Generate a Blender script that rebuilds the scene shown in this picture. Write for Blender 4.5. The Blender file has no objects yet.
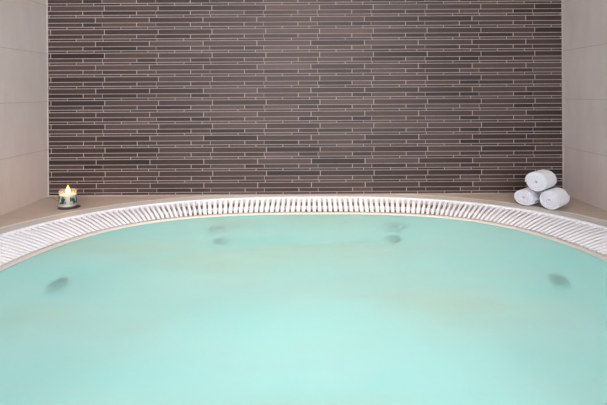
import bpy, bmesh, math, random
from mathutils import Vector, Matrix
random.seed(7)
scene = bpy.context.scene
C = scene.collection

# ------------------------------------------------------------------ measures (metres)
CAM_H = 0.564
WL, WR, WB = -1.45, 1.372, 2.57          # side walls (x) and the mosaic wall (y)
FRONT = -2.6                             # where the alcove opens into the rest of the spa
CEIL = 2.45
TX, TY, TA, TB, TN = -0.011, 1.189, 1.434, 1.425, 2.6   # tub outline: rounded square

# ------------------------------------------------------------------ helpers
def link(name, me, mats, parent=None, smooth=False):
    o = bpy.data.objects.new(name, me)
    C.objects.link(o)
    for m in (mats if isinstance(mats, (list, tuple)) else [mats]):
        me.materials.append(m)
    if smooth:
        for p in me.polygons: p.use_smooth = True
    if parent: o.parent = parent
    return o
def mesh(name, verts, faces, mats, parent=None, smooth=False, loc=None):
    me = bpy.data.meshes.new(name)
    if loc is not None:
        verts = [(v[0]-loc[0], v[1]-loc[1], v[2]-loc[2]) for v in verts]
    me.from_pydata(verts, [], faces)
    bm = bmesh.new(); bm.from_mesh(me)
    bmesh.ops.recalc_face_normals(bm, faces=bm.faces)
    bm.to_mesh(me); bm.free()
    o = link(name, me, mats, parent, smooth)
    if loc is not None: o.location = loc
    return o
def empty(name, loc):
    o = bpy.data.objects.new(name, None); C.objects.link(o)
    o.location = loc; o.empty_display_size = .05
    return o
def tag(o, label, cat, group=None, kind=None):
    o['label'] = label; o['category'] = cat
    if group: o['group'] = group
    if kind: o['kind'] = kind
    return o
def struct(o, label, cat):
    o['kind'] = 'structure'; o['label'] = label; o['category'] = cat
    return o
def lathe(profile, seg=48):
    vs, fs = [], []
    n = len(profile)
    for i in range(seg):
        a = 2*math.pi*i/seg
        for r, z in profile: vs.append((r*math.cos(a), r*math.sin(a), z))
    for i in range(seg):
        j = (i+1) % seg
        for k in range(n-1):
            fs.append((i*n+k, j*n+k, j*n+k+1, i*n+k+1))
    return vs, fs
def lathe_obj(name, profile, mat, parent=None, seg=48, smooth=True, loc=(0,0,0)):
    vs, fs = lathe(profile, seg)
    me = bpy.data.meshes.new(name); me.from_pydata(vs, [], fs)
    bm = bmesh.new(); bm.from_mesh(me)
    bmesh.ops.remove_doubles(bm, verts=bm.verts, dist=1e-6)
    bmesh.ops.dissolve_degenerate(bm, edges=bm.edges, dist=1e-7)
    bmesh.ops.recalc_face_normals(bm, faces=bm.faces)
    bm.to_mesh(me); bm.free()
    o = link(name, me, mat, parent, smooth); o.location = loc
    return o

# ------------------------------------------------------------------ materials
def new_mat(name):
    m = bpy.data.materials.new(name); m.use_nodes = True
    nt = m.node_tree; b = nt.nodes['Principled BSDF']
    return m, nt, b
def N(nt, t, **kw):
    n = nt.nodes.new(t)
    for k, v in kw.items():
        if k in n.inputs: n.inputs[k].default_value = v
        else: setattr(n, k, v)
    return n
def ramp(nt, src, stops):
    r = nt.nodes.new('ShaderNodeValToRGB')
    while len(r.color_ramp.elements) < len(stops): r.color_ramp.elements.new(.5)
    for e, (p, c) in zip(r.color_ramp.elements, stops):
        e.position = p; e.color = (*c, 1)
    nt.links.new(src, r.inputs[0])
    return r.outputs[0]
def coords(nt, scale=(1,1,1)):
    tc = nt.nodes.new('ShaderNodeTexCoord'); mp = nt.nodes.new('ShaderNodeMapping')
    mp.inputs['Scale'].default_value = scale
    nt.links.new(tc.outputs['Object'], mp.inputs[0])
    return mp.outputs[0]
def noise(nt, vec, scale, detail=4, rough=.55):
    n = N(nt, 'ShaderNodeTexNoise', Scale=scale, Detail=detail, Roughness=rough)
    nt.links.new(vec, n.inputs['Vector']); return n.outputs['Fac']
def bump(nt, b, h, strength, dist):
    n = N(nt, 'ShaderNodeBump', Strength=strength, Distance=dist)
    nt.links.new(h, n.inputs['Height']); nt.links.new(n.outputs[0], b.inputs['Normal'])
def plain(name, col, rough=.5, nscale=0, var=0, bmp=0, metal=0, coat=0):
    m, nt, b = new_mat(name)
    b.inputs['Roughness'].default_value = rough; b.inputs['Metallic'].default_value = metal
    b.inputs['Coat Weight'].default_value = coat
    if nscale:
        f = noise(nt, coords(nt), nscale)
        lo = tuple(c*(1-var) for c in col); hi = tuple(min(1, c*(1+var)) for c in col)
        nt.links.new(ramp(nt, f, [(.3, lo), (.7, hi)]), b.inputs['Base Color'])
        if bmp: bump(nt, b, f, bmp, .002)
    else: b.inputs['Base Color'].default_value = (*col, 1)
    return m

def stick_mat():
    m, nt, b = new_mat('mosaic_stick_tile')
    at = N(nt, 'ShaderNodeAttribute', attribute_name='tone')
    base = ramp(nt, at.outputs['Fac'], [(0, (.022, .014, .013)), (.5, (.048, .031, .028)), (1, (.076, .053, .049))])
    st = noise(nt, coords(nt, (5, 1, 130)), 1.0, 6, .7)
    mul = N(nt, 'ShaderNodeMix', data_type='RGBA', blend_type='MULTIPLY')
    mul.inputs[0].default_value = 1
    nt.links.new(base, mul.inputs[6])
    nt.links.new(ramp(nt, st, [(.3, (.72, .72, .72)), (.75, (1.28, 1.28, 1.28))]), mul.inputs[7])
    nt.links.new(mul.outputs[2], b.inputs['Base Color'])
    b.inputs['Roughness'].default_value = .42; b.inputs['Specular IOR Level'].default_value = .28
    bump(nt, b, st, .25, .001)
    return m
M_STICK = stick_mat()
M_GROUT = plain('mosaic_grout', (.41, .36, .345), .85, 60, .12, .2)
def stone(name, c1, c2, joint, rough, axis, size, off, jw=.0025):
    """large-format stone tiles laid on the given object-space plane, thin joints"""
    m, nt, b = new_mat(name)
    tc = nt.nodes.new('ShaderNodeTexCoord'); sep = nt.nodes.new('ShaderNodeSeparateXYZ')
    nt.links.new(tc.outputs['Object'], sep.inputs[0])
    masks = []
    for ax, s, o in zip(axis, size, off):
        a = N(nt, 'ShaderNodeMath', operation='ADD'); a.inputs[1].default_value = -o + 50*s
        nt.links.new(sep.outputs[ax], a.inputs[0])
        d = N(nt, 'ShaderNodeMath', operation='MODULO'); d.inputs[1].default_value = s
        nt.links.new(a.outputs[0], d.inputs[0])
        l = N(nt, 'ShaderNodeMath', operation='LESS_THAN'); l.inputs[1].default_value = jw
        nt.links.new(d.outputs[0], l.inputs[0]); masks.append(l.outputs[0])
    mx = N(nt, 'ShaderNodeMath', operation='MAXIMUM')
    nt.links.new(masks[0], mx.inputs[0]); nt.links.new(masks[1], mx.inputs[1])
    f = noise(nt, coords(nt, (1, 1, 1)), 3.2, 7, .6)
    f2 = noise(nt, coords(nt, (1, 1, .35)), 16, 5, .6)
    av = N(nt, 'ShaderNodeMath', operation='ADD'); nt.links.new(f, av.inputs[0]); nt.links.new(f2, av.inputs[1])
    hv = N(nt, 'ShaderNodeMath', operation='MULTIPLY'); hv.inputs[1].default_value = .5
    nt.links.new(av.outputs[0], hv.inputs[0])
    col = ramp(nt, hv.outputs[0], [(.32, c1), (.68, c2)])
    mix = N(nt, 'ShaderNodeMix', data_type='RGBA')
    nt.links.new(mx.outputs[0], mix.inputs[0]); nt.links.new(col, mix.inputs[6])
    mix.inputs[7].default_value = (*joint, 1)
    nt.links.new(mix.outputs[2], b.inputs['Base Color'])
    b.inputs['Roughness'].default_value = rough
    inv = N(nt, 'ShaderNodeMath', operation='SUBTRACT'); inv.inputs[0].default_value = 1
    nt.links.new(mx.outputs[0], inv.inputs[1]); bump(nt, b, inv.outputs[0], .4, .001)
    return m
M_WALL = stone('beige_wall_tile', (.61, .55, .53), (.71, .65, .63), (.44, .39, .37), .45, (1, 2), (.60, .262), (WB, -.005))
M_DECK = stone('beige_floor_tile', (.38, .315, .275), (.47, .395, .345), (.25, .20, .17), .4, (0, 1), (.60, .60), (WL+.595, WB-.44))
M_CEIL = plain('white_ceiling_paint', (.82, .81, .79), .9, 30, .02)
M_TRIM = plain('corner_trim_white', (.50, .47, .44), .4)
M_BEAD = plain('cream_sealant', (.66, .63, .60), .5, 40, .03)
M_BAND = plain('grey_white_acrylic', (.46, .47, .47), .5, 30, .03)
M_GRATE = plain('white_grating_plastic', (.80, .84, .93), .5, 80, .02)
M_GUTTER = plain('gutter_plastic', (.42, .37, .34), .5, 40, .05)
M_LIP = plain('tub_lip', (.45, .45, .45), .5, 40, .04)
M_BASIN = plain('basin_acrylic', (.72, .90, .90), .35, 12, .03)
M_JET = plain('grey_jet_plastic', (.10, .13, .13), .35)
M_JETM = plain('jet_nozzle_steel', (.35, .37, .37), .3, metal=.8)
M_STEEL = plain('brushed_steel', (.6, .6, .6), .3, metal=1)

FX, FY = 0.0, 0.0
def water_mat():
    m = bpy.data.materials.new('milky_spa_water'); m.use_nodes = True
    nt = m.node_tree; nt.nodes.clear()
    out = nt.nodes.new('ShaderNodeOutputMaterial')
    v = coords(nt, (1, 1, 1))
    n1 = noise(nt, coords(nt, (.8, 2.0, 1)), 2.4, 5, .5)
    n2 = noise(nt, coords(nt, (.7, 1.6, 1)), 7, 3, .5)
    ad = N(nt, 'ShaderNodeMath', operation='ADD'); nt.links.new(n1, ad.inputs[0]); nt.links.new(n2, ad.inputs[1])
    bp = N(nt, 'ShaderNodeBump', Strength=.3, Distance=.006); nt.links.new(ad.outputs[0], bp.inputs['Height'])
    # air bubbles drifting in the water: a diffuse milk whose density wanders
    col = ramp(nt, n1, [(.3, (.38, .71, .735)), (.7, (.57, .77, .79))])
    # wide beige patches mixed into the water colour by noise
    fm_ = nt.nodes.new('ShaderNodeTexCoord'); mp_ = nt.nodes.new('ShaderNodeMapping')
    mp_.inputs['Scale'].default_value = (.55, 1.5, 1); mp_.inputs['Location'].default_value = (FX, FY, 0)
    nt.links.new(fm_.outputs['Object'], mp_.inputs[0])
    beige_mask = ramp(nt, noise(nt, mp_.outputs[0], 1.5, 5, .5), [(.48, (0, 0, 0)), (.66, (1, 1, 1))])
    fx = N(nt, 'ShaderNodeMix', data_type='RGBA'); nt.links.new(beige_mask, fx.inputs[0])
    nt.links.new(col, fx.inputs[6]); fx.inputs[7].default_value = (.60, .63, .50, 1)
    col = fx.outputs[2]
    df = nt.nodes.new('ShaderNodeBsdfDiffuse'); nt.links.new(col, df.inputs['Color'])
    tl = nt.nodes.new('ShaderNodeBsdfTranslucent'); tl.inputs['Color'].default_value = (.62, .88, .86, 1)
    milk = N(nt, 'ShaderNodeMixShader'); milk.inputs[0].default_value = .45
    nt.links.new(df.outputs[0], milk.inputs[1]); nt.links.new(tl.outputs[0], milk.inputs[2])
    rf = nt.nodes.new('ShaderNodeBsdfRefraction'); rf.inputs['IOR'].default_value = 1.33
    rf.inputs['Roughness'].default_value = .11; rf.inputs['Color'].default_value = (.84, .98, .97, 1)
    nt.links.new(bp.outputs[0], rf.inputs['Normal'])
    body = N(nt, 'ShaderNodeMixShader')
    den = N(nt, 'ShaderNodeMapRange'); nt.links.new(n1, den.inputs[0])
    den.inputs['From Min'].default_value = .3; den.inputs['From Max'].default_value = .7
    den.inputs['To Min'].default_value = .48; den.inputs['To Max'].default_value = .54
    nt.links.new(den.outputs[0], body.inputs[0])
    nt.links.new(milk.outputs[0], body.inputs[1]); nt.links.new(rf.outputs[0], body.inputs[2])
    gl = nt.nodes.new('ShaderNodeBsdfGlossy'); gl.inputs['Roughness'].default_value = .2
    nt.links.new(bp.outputs[0], gl.inputs['Normal'])
    fr = N(nt, 'ShaderNodeFresnel', IOR=1.33); nt.links.new(bp.outputs[0], fr.inputs['Normal'])
    fm = N(nt, 'ShaderNodeMath', operation='MULTIPLY'); fm.inputs[1].default_value = .25
    nt.links.new(fr.outputs[0], fm.inputs[0])
    top = N(nt, 'ShaderNodeMixShader'); nt.links.new(fm.outputs[0], top.inputs[0])
    nt.links.new(body.outputs[0], top.inputs[1]); nt.links.new(gl.outputs[0], top.inputs[2])
    nt.links.new(top.outputs[0], out.inputs['Surface'])
    return m
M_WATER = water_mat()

def towel_mat():
    m, nt, b = new_mat('white_terry')
    v = coords(nt)
    f = noise(nt, v, 420, 3, .7)
    b.inputs['Base Color'].default_value = (.71, .76, .86, 1)
    b.inputs['Roughness'].default_value = .95
    b.inputs['Sheen Weight'].default_value = .35
    bump(nt, b, f, .8, .003)
    return m
M_TOWEL = towel_mat()

# ------------------------------------------------------------------ room
def box(vs, fs, x0, x1, y0, y1, z0, z1):
    n = len(vs)
    vs += [(x0,y0,z0),(x1,y0,z0),(x1,y1,z0),(x0,y1,z0),(x0,y0,z1),(x1,y0,z1),(x1,y1,z1),(x0,y1,z1)]
    fs += [tuple(n+i for i in f) for f in ((0,3,2,1),(4,5,6,7),(0,1,5,4),(1,2,6,5),(2,3,7,6),(3,0,4,7))]
def slab(name, x0, x1, y0, y1, z0, z1, mat):
    vs, fs = [], []; box(vs, fs, x0, x1, y0, y1, z0, z1)
    return mesh(name, vs, fs, mat)

def mosaic():
    vs, fs, tone, mi = [], [], [], []
    x0, x1 = WL+.002, WR-.002
    g = .0014                                    # half of a grout joint
    def row(zt, h, joints):
        js = sorted(j for j in joints if x0+.004 < j[0] < x1-.004)
        edges = [(x0, g)] + js + [(x1, g)]
        for (a, ga), (b, gb) in zip(edges, edges[1:]):
            d = random.uniform(0, .0012)
            n = len(vs); y = WB-.0028-d
            X0, X1, Z0, Z1 = a+ga, b-gb, max(zt-h+g, .001), zt-g
            if X1-X0 < .003 or Z1-Z0 < .003: continue
            c = .0006
            vs.extend([(X0,WB,Z0),(X1,WB,Z0),(X1,WB,Z1),(X0,WB,Z1),
                       (X0+c,y,Z0+c),(X1-c,y,Z0+c),(X1-c,y,Z1-c),(X0+c,y,Z1-c)])
            t = min(1, max(0, random.gauss(.5, .3)))
            for f in ((4,5,6,7),(0,1,5,4),(1,2,6,5),(2,3,7,6),(3,0,4,7)):
                fs.append(tuple(n+i for i in f)); tone.append(t); mi.append(0)
    P, HP = .2949, .0649
    def comb(x, p, gg=g):
        x -= math.ceil((x-WL)/p)*p; return [(x+i*p, gg) for i in range(int(3/p)+3)]
    for k in range(0, 38):
        zt = .070 + k*HP
        if zt > CEIL: break
        A = k % 2 == 1
        row(zt, .0290, comb(-.843 if A else -.892, P, .0019))
        row(zt-.0290, .0225, comb(-.0765, P, .0019)+comb(-.0765+.106, P, .0010))
        row(zt-.0515, .0134, comb(-.113 if A else -.163, P/2, .0016))
    n = len(vs)                                  # the wall and its grout behind the sticks
    box(vs, fs, WL, WR, WB-.0012, WB+.15, -.3, CEIL)
    for _ in range(6): tone.append(0); mi.append(1)
    me = bpy.data.meshes.new('wall_back'); me.from_pydata(vs, [], fs)
    at = me.attributes.new('tone', 'FLOAT', 'FACE'); at.data.foreach_set('value', tone)
    o = link('wall_back', me, [M_STICK, M_GROUT])
    me.polygons.foreach_set('material_index', mi)
    return o
struct(mosaic(), 'back wall of narrow dark brown stick mosaic with pale grout', 'wall')
struct(slab('wall_left', WL-.15, WL, FRONT, WB+.15, -.3, CEIL, M_WALL), 'beige tiled side wall left of the mosaic', 'wall')
struct(slab('wall_right', WR, WR+.15, FRONT, WB+.15, -.3, CEIL, M_WALL), 'beige tiled side wall right of the mosaic, behind the towels', 'wall')
struct(slab('ceiling', WL-.15, WR+.15, FRONT, WB+.15, CEIL, CEIL+.1, M_CEIL), 'plain white ceiling above the spa', 'ceiling')
for nm, x0, x1, side in (('trim_1', WL, WL+.004, 'left'), ('trim_2', WR-.003, WR, 'right')):
    struct(slab(nm, x0, x1, WB-.006, WB-.0012, .0005, CEIL-.001, M_TRIM), 'thin pale corner strip at the %s end of the mosaic' % side, 'trim')

# ------------------------------------------------------------------ tub outline
def sgnp(v, p): return math.copysign(abs(v)**p, v)
def outline(d, count=None, base=None):
    """curve lying d inside the rim, as points by even steps along the rim"""
    pts = []
    for t in base:
        c, s = math.cos(t), math.sin(t)
        x, y = TA*sgnp(c, 2/TN), TB*sgnp(s, 2/TN)
        nx, ny = sgnp(x/TA, TN-1)/TA, sgnp(y/TB, TN-1)/TB
        l = math.hypot(nx, ny)
        pts.append((x-d*nx/l+TX, y-d*ny/l+TY, nx/l, ny/l))
    return pts
def even_params(d, count):
    M = 24000
    ts = [2*math.pi*(i+.5)/M for i in range(M)]
    ps = outline(d, base=ts)
    cum = [0]
    for i in range(M):
        a, b = ps[i], ps[(i+1) % M]; cum.append(cum[-1]+math.hypot(b[0]-a[0], b[1]-a[1]))
    out, j = [], 0
    for k in range(count):
        L = cum[-1]*k/count
        while cum[j+1] < L: j += 1
        f = (L-cum[j])/max(1e-12, cum[j+1]-cum[j])
        out.append(ts[j]+f*2*math.pi/M)
    return out, cum[-1]
RING, _ = even_params(.2, 320)
def clampw(x, y, m=.0045):
    return min(max(x, WL+m), WR-m), min(y, WB-m)
def ring_mesh(name, prof, mat, parent, clamp=False, cap=False):
    """prof: list of (offset inside the rim, z); offset may be ('r', radius) for a circle"""
    vs, fs = [], []
    for d, z in prof:
        if isinstance(d, tuple):
            pts = []
            for t in RING:
                c, s = math.cos(t), math.sin(t)
                x, y = sgnp(c, 2/TN), sgnp(s, 2/TN); l = math.hypot(x, y)
                pts.append((TX+d[1]*x/l, TY+d[2]+d[1]*y/l))
        else: pts = [(p[0], p[1]) for p in outline(d, base=RING)]
        for x, y in pts:
            if clamp: x, y = clampw(x, y)
            vs.append((x, y, z))
    n = len(RING)
    for k in range(len(prof)-1):
        for i in range(n):
            j = (i+1) % n
            fs.append((k*n+i, k*n+j, (k+1)*n+j, (k+1)*n+i))
    if cap: fs.append(tuple((len(prof)-1)*n+i for i in range(n)))
    return mesh(name, vs, fs, mat, parent, smooth=False, loc=(0,0,0))

# deck: from the tub rim out to the walls, and on behind the viewer
def deck():
    vs, fs = [], []
    pts = [clampw(p[0], p[1], .004) for p in outline(0, base=RING)]
    n = len(pts)
    X0, X1, Y0, Y1 = WL, WR, FRONT, WB
    for x, y in pts:
        dx, dy = x-TX, y-TY
        k = min([(X1-TX)/dx if dx > 1e-9 else 9e9, (X0-TX)/dx if dx < -1e-9 else 9e9,
                 (Y1-TY)/dy if dy > 1e-9 else 9e9, (-.30-TY)/dy if dy < -1e-9 else 9e9])
        vs += [(x, y, 0), (TX+dx*k, TY+dy*k, 0), (x, y, -.12), (TX+dx*k, TY+dy*k, -.12)]
    for i in range(n):
        j = (i+1) % n
        fs.append((4*i, 4*j, 4*j+1, 4*i+1)); fs.append((4*i, 4*i+2, 4*j+2, 4*j))
        a, b = vs[4*i+1], vs[4*j+1]
    # corners
    cs = [(X0, Y1), (X1, Y1), (X0, -.30), (X1, -.30)]
    for cx, cy in cs:
        for i in range(n):
            j = (i+1) % n
            a, b = vs[4*i+1], vs[4*j+1]
            on = lambda p, q: abs(p-q) < 1e-6
            if (on(a[0], cx) and on(b[1], cy)) or (on(b[0], cx) and on(a[1], cy)):
                if not (on(a[0], b[0]) or on(a[1], b[1])):
                    vs.append((cx, cy, 0)); fs.append((4*i+1, 4*j+1, len(vs)-1))
    m = len(vs); vs += [(X0, -.30, 0), (X1, -.30, 0), (X1, Y0, 0), (X0, Y0, 0)]; fs.append((m, m+1, m+2, m+3))
    o = mesh('floor', vs, fs, M_DECK)
    for p in o.data.polygons:
        if p.normal.z < -.5: p.flip()
    return o
struct(deck(), 'beige tiled deck around the sunken spa', 'floor')

# fine mitre joint of the deck tiles running out of the left corner
def mitre():
    a = Vector((WL+.012, WB-.012, 0)); b = Vector((WL+.150, WB-.150, 0))
    d = (b-a).normalized(); s = Vector((-d.y, d.x, 0))*.0016
    vs = [tuple(a-s+Vector((0,0,-.001))), tuple(b-s+Vector((0,0,-.001))), tuple(b+s+Vector((0,0,-.001))), tuple(a+s+Vector((0,0,-.001)))]
    vs += [(v[0], v[1], .0006) for v in vs]
    fs = [(4,5,6,7),(0,1,5,4),(1,2,6,5),(2,3,7,6),(3,0,4,7)]
    return mesh('trim_3', vs, fs, plain('joint_brown', (.20, .15, .12), .8))
struct(mitre(), 'dark mitre joint in the deck at the left corner', 'trim')

tub = empty('hot_tub', (TX, TY, 0))
tag(tub, 'sunken rounded spa tub with white slatted overflow grating all round', 'hot tub')
def under(o, parent):
    o.parent = parent; o.matrix_parent_inverse = Matrix.Translation(-Vector(parent.location)); return o
under(ring_mesh('sealant_bead', [(-.0, .0005), (.004, .0020), (.018, .0024), (.022, .002)], M_BEAD, None, True), tub)['label'] = 'cream sealant bead around the rim'
under(ring_mesh('rim', [(.022, .0020), (.028, .0022), (.100, .0005), (.109, -.004), (.109, -.03)], M_BAND, None, True), tub)['label'] = 'smooth pale grey rim band'
under(ring_mesh('gutter', [(.110, -.012), (.113, -.105), (.388, -.105), (.3915, -.034)], M_GUTTER, None), tub)

GR_IN = .392
def skew(nx, ny):
    """the bars of the curved corner pieces lean a little off the square, as moulded"""
    th = math.degrees(math.atan2(abs(nx), abs(ny)))
    tab = [(0, 0), (25, 0), (31, -2), (43.5, -2.5), (57, -7.5), (62, -8.5), (72.6, -11), (80, -9), (90, 0)]
    for (a, b), (c, d) in zip(tab, tab[1:]):
        if a <= th <= c: v = b+(d-b)*(th-a)/(c-a); break
    return math.tan(math.radians(v))*(1 if nx*ny > 0 else -1)
def bar_params():
    M = 24000
    ts = [2*math.pi*(i+.5)/M for i in range(M)]
    ps = outline(.24, base=ts); cum = [0]
    for i in range(M):
        a, b = ps[i], ps[(i+1) % M]
        m = min(1, max(0, (abs(a[0]-TX)-.45)/.35))
        cum.append(cum[-1]+math.hypot(b[0]-a[0], b[1]-a[1])/(.0262+(.0218-.0262)*m))
    n = round(cum[-1]); out = []; j = 0
    for k in range(n):
        L = cum[-1]*k/n
        while cum[j+1] < L: j += 1
        out.append(ts[j]+(L-cum[j])/max(1e-12, cum[j+1]-cum[j])*2*math.pi/M)
    return out
def grz(d):   # grating level: flat outer part, inner part dips to the water
    return .004 if d < .262 else .004-(d-.262)*.05
def grating():
    BARS = bar_params()
    vs, fs = [], []
    ring = len(RING)
    def hoop(d0, d1, zt, zb):
        n0 = len(vs)
        prof = [(d0, zb), (d0, zt-.0015), (d0+.0015, zt), (d1-.0015, zt), (d1, zt-.0015), (d1, zb)]
        for d, z in prof:
            for p in outline(d, base=RING): vs.append((p[0], p[1], z))
        for k in range(6):
            k2 = (k+1) % 6
            for i in range(ring):
                j = (i+1) % ring
                fs.append((n0+k*ring+i, n0+k*ring+j, n0+k2*ring+j, n0+k2*ring+i))
    hoop(.1095, .133, .006, -.020)
    hoop(.277, .283, grz(.28)-.007, -.020)
    hoop(GR_IN-.006, GR_IN, grz(GR_IN)-.003, -.03)
    st = [.127, .262, GR_IN-.003]
    for p in outline(0, base=BARS):
        n0 = len(vs); tx, ty = -p[3], p[2]
        w = .0082 if abs(p[0]-TX) < .6 else .0060
        pr = [(-w, -.020), (-w, -.0015), (-w+.0018, 0), (w-.0018, 0), (w, -.0015), (w, -.020)]
        k = skew(p[2], p[3])
        for d in st:
            for u, z in pr:
                u2 = u+k*(d-.24)
                vs.append((p[0]-d*p[2]+tx*u2, p[1]-d*p[3]+ty*u2, grz(d)-.0003+z))
        for s in range(len(st)-1):
            for k in range(6):
                k2 = (k+1) % 6
                fs.append((n0+s*6+k, n0+s*6+k2, n0+(s+1)*6+k2, n0+(s+1)*6+k))
    return mesh('overflow_grating', vs, fs, M_GRATE, loc=(0,0,0))
g = under(grating(), tub); g['label'] = 'white slatted overflow grating'
WZ = -.003
def seat_prof():
    return [(.364, -.0135), (.368, -.0105), (.392, -.0105), (.404, -.0125), (.412, -.020), (.416, -.05), (.43, -.44),
            (.45, -.46), (('r', .66, -.10), -.48), (('r', .60, -.10), -.52), (('r', .56, -.10), -.86), (('r', .50, -.10), -.90)]
lip = under(ring_mesh('lip', [(.3935, -.03), (.3935, -.0055), (.396, -.0025), (.408, -.0025), (.415, -.0050), (.420, -.012), (.4220, -.020)], M_LIP, None), tub)
for p in lip.data.polygons: p.use_smooth = True
lip['label'] = 'pale grey inner lip at the waterline'
bas = under(ring_mesh('basin', [(.4222, -.020), (.424, -.06), (.43, -.44), (.45, -.46), (('r', .74, -.12), -.475), (('r', .68, -.12), -.50), (('r', .62, -.12), -.58), (('r', .57, -.12), -.72), (('r', .52, -.12), -.83), (('r', .44, -.12), -.88)], M_BASIN, None, cap=True), tub)
for p in bas.data.polygons: p.use_smooth = len(p.vertices) == 4 and p.center.z < -.2
bas.data.materials.append(plain('sand_coloured_seat', (.80, .72, .56), .5, 20, .05))
for p in bas.data.polygons:
    if p.normal.z > .9 and -.5 < p.center.z < -.44: p.material_index = 1
bas['label'] = 'turquoise basin under the water'

# water
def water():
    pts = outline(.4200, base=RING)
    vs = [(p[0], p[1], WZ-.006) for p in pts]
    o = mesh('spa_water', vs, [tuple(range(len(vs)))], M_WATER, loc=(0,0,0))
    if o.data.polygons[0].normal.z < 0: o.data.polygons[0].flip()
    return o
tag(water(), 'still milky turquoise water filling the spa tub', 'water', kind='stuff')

# jets set in the basin wall (x pixel, y pixel in the photo -> traced through the surface)
def trace(px, py):
    f = 468.4
    dx, dy = px-303.5, py-202.5; s = .0057
    x2, y2 = dx-s*dy-9.4, dy+s*dx+110.3
    v = Vector((x2/f, 1, -y2/f)); k = (CAM_H-WZ+.006)/-v.z
    P = Vector((0, 0, CAM_H))+v*k; v.normalize()
    n = Vector((0, 0, 1)); ci = -v.dot(n); r = 1/1.33
    t = v*r+n*(r*ci-math.sqrt(1-r*r*(1-ci*ci)))
    q = P.copy()
    for _ in range(4000):
        q += t*.0005
        z = -q.z; d = .418+(z-.06)/.38*.012
        X, Y = (q.x-TX), (q.y-TY)
        rho = (abs(X/TA)**TN+abs(Y/TB)**TN)**(1/TN)
        nx, ny = sgnp(X/TA, TN-1)/TA, sgnp(Y/TB, TN-1)/TB; l = math.hypot(nx, ny)
        g = math.hypot(sgnp(abs(X/TA)/rho, TN-1)/TA, sgnp(abs(Y/TB)/rho, TN-1)/TB)
        if (rho-1)/g > -d: break
        if q.z < -.43: break
    return q, Vector((nx/l, ny/l, 0))
for px, py, r in ((55, 285, .044), (221, 228, .055), (221, 240.5, .038), (393, 226, .055), (393, 238.5, .038), (561, 280, .044)):
    q, nn = trace(px, py)
    q.z = max(q.z, -.43+r)
    j = lathe_obj('jet', [(0, .012), (r*.42, .012), (r*.50, .004), (r*.8, .004), (r*.95, .014), (r, .010), (r, -.008), (0, -.008)], M_JET, seg=32)
    rot = Vector((0, 0, 1)).rotation_difference(-nn)
    j.matrix_world = Matrix.Translation(q) @ rot.to_matrix().to_4x4()
    mw = j.matrix_world.copy(); j.parent = tub
    j.matrix_parent_inverse = Matrix.Translation(-Vector(tub.location)); j.matrix_basis = mw
    nz = lathe_obj('nozzle', [(0, .020), (r*.22, .020), (r*.30, .016), (r*.34, .010), (0, .010)], M_JETM, parent=j, seg=24)
    print('jet', px, py, [round(a, 3) for a in q])

# ------------------------------------------------------------------ candle
cx, cy = -1.212, 2.318
co = lathe_obj('disc', [(0, .0005), (.048, .0005), (.051, .0015), (.051, .003), (.049, .004), (0, .004)], plain('dark_brown', (.05, .042, .038), .55, 60, .3, .3), seg=40, loc=(cx+.006, cy, 0))  # flat dark disc under the jar, set slightly to the right
tag(co, 'round dark disc under the lit candle', 'disc')
cz = .0043
cand = empty('jar_candle', (cx, cy, cz))
tag(cand, 'lit candle in a glass jar with dark green leaf pattern, on the left deck corner', 'candle')
def glass():
    m, nt, b = new_mat('clear_glass')
    b.inputs['Roughness'].default_value = .08; b.inputs['Base Color'].default_value = (.85, .85, .83, 1)
    tr = nt.nodes.new('ShaderNodeBsdfTransparent'); tl = nt.nodes.new('ShaderNodeBsdfTranslucent')
    tl.inputs['Color'].default_value = (.9, .9, .88, 1)
    m1 = N(nt, 'ShaderNodeMixShader'); m1.inputs[0].default_value = .5
    nt.links.new(b.outputs[0], m1.inputs[1]); nt.links.new(tl.outputs[0], m1.inputs[2])
    m2 = N(nt, 'ShaderNodeMixShader'); m2.inputs[0].default_value = .22
    nt.links.new(tr.outputs[0], m2.inputs[1]); nt.links.new(m1.outputs[0], m2.inputs[2])
    nt.links.new(m2.outputs[0], nt.nodes['Material Output'].inputs['Surface'])
    return m
R = .0405; H = .083
lathe_obj('jar', [(0, 0), (R-.004, 0), (R, .004), (R, H-.002), (R-.0015, H), (R-.003, H-.002), (R-.003, .012), (R-.007, .009), (0, .009)], glass(), parent=cand)
def wax():
    m, nt, b = new_mat('warm_wax')
    b.inputs['Base Color'].default_value = (.74, .66, .50, 1); b.inputs['Roughness'].default_value = .4
    b.inputs['Subsurface Weight'].default_value = .5; b.inputs['Subsurface Scale'].default_value = .01
    return m
lathe_obj('wax', [(0, .0095), (R-.0075, .0095), (R-.0035, .0125), (R-.0035, .062), (R-.006, .0605), (.006, .0595), (0, .0595)], wax(), parent=cand)
def leaves():
    m, nt, b = new_mat('leaf_print')
    vo = N(nt, 'ShaderNodeTexVoronoi', Scale=70.0); nt.links.new(coords(nt, (1, 1, .8)), vo.inputs['Vector'])
    f = noise(nt, coords(nt), 55, 3)
    ad = N(nt, 'ShaderNodeMath', operation='ADD'); nt.links.new(vo.outputs['Distance'], ad.inputs[0]); nt.links.new(f, ad.inputs[1])
    hv = N(nt, 'ShaderNodeMath', operation='MULTIPLY'); hv.inputs[1].default_value = .6; nt.links.new(ad.outputs[0], hv.inputs[0])
    nt.links.new(ramp(nt, hv.outputs[0], [(.52, (.008, .030, .028)), (.66, (.04, .10, .095)), (.76, (.35, .40, .38))]), b.inputs['Base Color'])
    b.inputs['Roughness'].default_value = .3
    return m
lb = []
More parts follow.
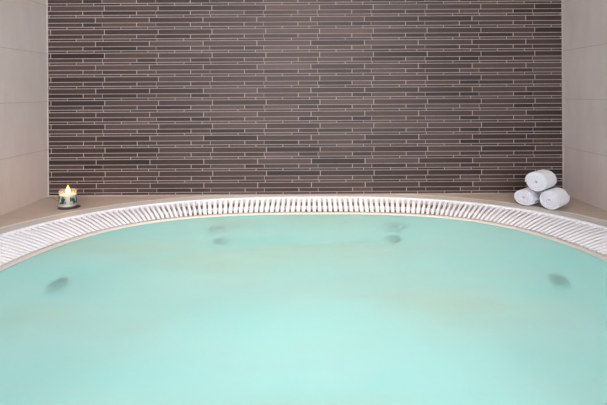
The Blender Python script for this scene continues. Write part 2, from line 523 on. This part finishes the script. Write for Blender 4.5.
def band_part():
    vs, fs = [], []
    spans = [(-2.55, -1.30), (-.88, .35), (.65, 1.5), (2.0, 3.2)]   # printed panels around the jar
    for a0, a1 in spans:
        k = 14; n0 = len(vs)
        for i in range(k+1):
            t = i/k; a = a0+(a1-a0)*t
            e = .0035*math.sin(t*math.pi*3)**2+.004*(1-math.sin(math.pi*t)**.5)
            for rr in (R+.0003, R+.0010):
                vs += [(rr*math.cos(a), rr*math.sin(a), .019+e), (rr*math.cos(a), rr*math.sin(a), .060-e)]
        for i in range(k):
            a, b = n0+4*i, n0+4*i+4
            fs += [(a+2, b+2, b+3, a+3), (a, a+1, b+1, b), (a, b, b+2, a+2), (a+1, a+3, b+3, b+1)]
        fs += [(n0, n0+2, n0+3, n0+1), (n0+4*k, n0+4*k+1, n0+4*k+3, n0+4*k+2)]
    return mesh('leaf_print', vs, fs, leaves(), parent=cand)
band_part()['label'] = 'dark green leaf print around the jar'
bl = lathe_obj('base_band', [(R+.0003, .006), (R+.0012, .007), (R+.0012, .0145), (R+.0003, .0155)], plain('silver_grey_band', (.50, .50, .48), .35, metal=.4), parent=cand)
lathe_obj('wick', [(0, .0590), (.0012, .0590), (.0011, .068), (0, .069)], plain('burnt_wick', (.02, .015, .012), .9), parent=cand, seg=10)
def flame():
    m = bpy.data.materials.new('flame'); m.use_nodes = True
    nt = m.node_tree; nt.nodes.clear()
    out = nt.nodes.new('ShaderNodeOutputMaterial')
    tc = nt.nodes.new('ShaderNodeTexCoord'); sp = nt.nodes.new('ShaderNodeSeparateXYZ'); nt.links.new(tc.outputs['Generated'], sp.inputs[0])
    c = ramp(nt, sp.outputs[2], [(0, (1, .78, .45)), (.55, (1, .62, .22)), (1, (1, .33, .05))])
    em = N(nt, 'ShaderNodeEmission', Strength=4.0); nt.links.new(c, em.inputs['Color'])
    nt.links.new(em.outputs[0], out.inputs['Surface'])
    return m
lathe_obj('flame', [(0, .062), (.005, .064), (.0105, .069), (.0120, .075), (.0095, .085), (.005, .096), (.002, .104), (0, .109)], flame(), parent=cand, seg=20)
ld = bpy.data.lights.new('candle_light', 'POINT'); ld.energy = .25; ld.color = (1, .55, .22); ld.shadow_soft_size = .012
lo = bpy.data.objects.new('candle_light', ld); C.objects.link(lo); lo.location = (cx, cy, .115)

# ------------------------------------------------------------------ rolled towels
def roll(name, rx, rz, L, turns, phase, seed):
    rnd = random.Random(seed)
    vs, fs = [], []
    S = int(turns*26); th = 1/(turns+.35)
    m = 16
    amp = [rnd.uniform(-.004, .004) for _ in range(8)]
    for i in range(S+1):
        t = i/S; a = phase+t*turns*2*math.pi
        r = th*.45+(1-th*.95)*t
        if t < .03: pass
        hw = th*.5*1.02
        if t > .97: hw *= max(.25, 1-(t-.97)/.04)
        push = .006*(1-t)+amp[int(t*7)]*.5+.0012*math.sin(a*3)
        hl = L/2
        for k in range(m):
            q = 2*math.pi*(k+.5)/m
            cu, su = math.cos(q), math.sin(q)
            rr = r+hw*sgnp(cu, .6)
            ax = (hl+push)*1 if su > 0 else -(hl+push)
            ax = sgnp(su, .18)*(hl+push) if abs(su) > .3 else sgnp(su, .18)*(hl+push)
            rr *= 1+.010*math.sin(a*5+seed)
            vs.append((rr*rx*math.cos(a), ax, rr*rz*math.sin(a)))
    for i in range(S):
        for k in range(m):
            k2 = (k+1) % m
            fs.append((i*m+k, i*m+k2, (i+1)*m+k2, (i+1)*m+k))
    fs.append(tuple(range(m))); fs.append(tuple(S*m+k for k in range(m)))
    return mesh(name, vs, fs, M_TOWEL, smooth=True)
u = Vector((.735, .678, 0)); ang = math.atan2(-u.x, u.y)
GRP = 'rolled white towels in the right corner'
for name, fx, fy, zc, rx, rz, L, ph, seed, lab in (
        ('rolled_towel', 1.036, 2.303, .0415, .0570, .0420, .125, -1.2, 1, 'rolled white towel at the lower left of the stack of three, nearer the mosaic'),
        ('rolled_towel', 1.117, 2.218, .0500, .0530, .0495, .122, -1.0, 2, 'rolled white towel at the lower right of the stack of three, nearer the side wall'),
        ('rolled_towel', 1.069, 2.252, .1265, .0580, .0500, .128, 2.0, 3, 'rolled white towel lying on top of the other two')):
    o = roll(name, rx, rz, L, 4.2, ph, seed)
    c = Vector((fx-.003, fy-.012, zc))+u*(L/2)
    o.location = c; o.rotation_euler = (0, 0, ang)
    bpy.context.view_layer.update()
    lowest = min((o.matrix_world @ v.co).z for v in o.data.vertices)
    if zc < .1: o.location.z += .0034-lowest
    tag(o, lab, 'towel', GRP)

# ------------------------------------------------------------------ ceiling lamps (above the picture)
def downlight(x, y, energy, col, size=70, blend=.6, tilt=(0, 0), lab=''):
    e = empty('ceiling_downlight', (x, y, CEIL)); tag(e, lab, 'ceiling lamp')
    lathe_obj('trim_ring', [(.032, -.001), (.046, -.001), (.048, -.006), (.034, -.008), (.032, -.001)], M_STEEL, parent=e, seg=32)
    mm = bpy.data.materials.new('lamp_face'); mm.use_nodes = True
    nt = mm.node_tree; nt.nodes.clear(); out = nt.nodes.new('ShaderNodeOutputMaterial')
    em = N(nt, 'ShaderNodeEmission', Strength=6.0); em.inputs['Color'].default_value = (*col, 1); nt.links.new(em.outputs[0], out.inputs[0])
    lathe_obj('lens', [(0, -.003), (.031, -.003), (.031, -.001), (0, -.001)], mm, parent=e, seg=24)
    l = bpy.data.lights.new('downlight_beam', 'SPOT'); l.energy = energy; l.color = col
    l.spot_size = math.radians(size); l.spot_blend = blend; l.shadow_soft_size = .05
    o = bpy.data.objects.new('downlight_beam', l); C.objects.link(o)
    o.location = (x, y, CEIL-.02); o.rotation_euler = (math.radians(tilt[0]), math.radians(tilt[1]), 0)
downlight(-.02, 1.90, 260, (1, .78, .60), 66, 1.0, (0, 0), 'recessed steel ceiling lamp nearest the mosaic wall')
downlight(-.95, 1.70, 34, (1, .93, .86), 110, .9, (0, 0), 'unseen ceiling lamp added to light the left deck and side wall')  # added lamp, fills in the deck and wall on the left
downlight(.90, 1.70, 8, (1, .93, .86), 110, .9, (0, 0), 'unseen ceiling lamp added to light the right deck and side wall')  # added weak lamp for the deck on the right

# underwater lamp in the footwell wall
ul = bpy.data.lights.new('underwater_light', 'POINT'); ul.energy = 4.0; ul.color = (.85, 1, .97); ul.shadow_soft_size = .2
uo = bpy.data.objects.new('underwater_light', ul); C.objects.link(uo); uo.location = (.06, .90, -.54)

# daylight from the open side of the alcove, behind the viewer
w = bpy.data.worlds.new('World'); scene.world = w; w.use_nodes = True
bg = w.node_tree.nodes['Background']; bg.inputs[0].default_value = (1.0, .955, .975, 1); bg.inputs[1].default_value = 1.0
wt = w.node_tree; gtc = wt.nodes.new('ShaderNodeTexCoord'); gsp = wt.nodes.new('ShaderNodeSeparateXYZ')
wt.links.new(gtc.outputs['Generated'], gsp.inputs[0])
gmr = wt.nodes.new('ShaderNodeMapRange'); wt.links.new(gsp.outputs[0], gmr.inputs[0])   # surroundings shaped brighter to the right, to lift the left wall
gmr.inputs['From Min'].default_value = -.7; gmr.inputs['From Max'].default_value = .7
gmr.inputs['To Min'].default_value = 1.6; gmr.inputs['To Max'].default_value = 13.0
wt.links.new(gmr.outputs[0], bg.inputs[1])

# ------------------------------------------------------------------ camera
cam = bpy.data.cameras.new('camera'); co_ = bpy.data.objects.new('camera', cam); C.objects.link(co_)
cam.sensor_width = 36; cam.sensor_fit = 'HORIZONTAL'; cam.lens = 468.4/607*36
cam.shift_x = -(312.27-303.5)/607; cam.shift_y = -(202.5-92.15)/607
cam.clip_start = .01
co_.location = (0, 0, CAM_H)
co_.rotation_euler = (math.radians(90), 0.0, 0)
co_.rotation_euler = (Matrix.Rotation(math.radians(90), 3, 'X') @ Matrix.Rotation(-.0057, 3, 'Z')).to_euler()
scene.camera = co_

scene.view_settings.view_transform = 'Standard'; scene.view_settings.look = 'None'
scene.view_settings.gamma = 1; scene.view_settings.exposure = 0; scene.view_settings.use_curve_mapping = False
scene.cycles.use_denoising = True
try: scene.cycles.denoiser = 'OPENIMAGEDENOISE'
except Exception: pass
scene.cycles.sample_clamp_indirect = 4
scene.cycles.max_bounces = 10; scene.cycles.diffuse_bounces = 5
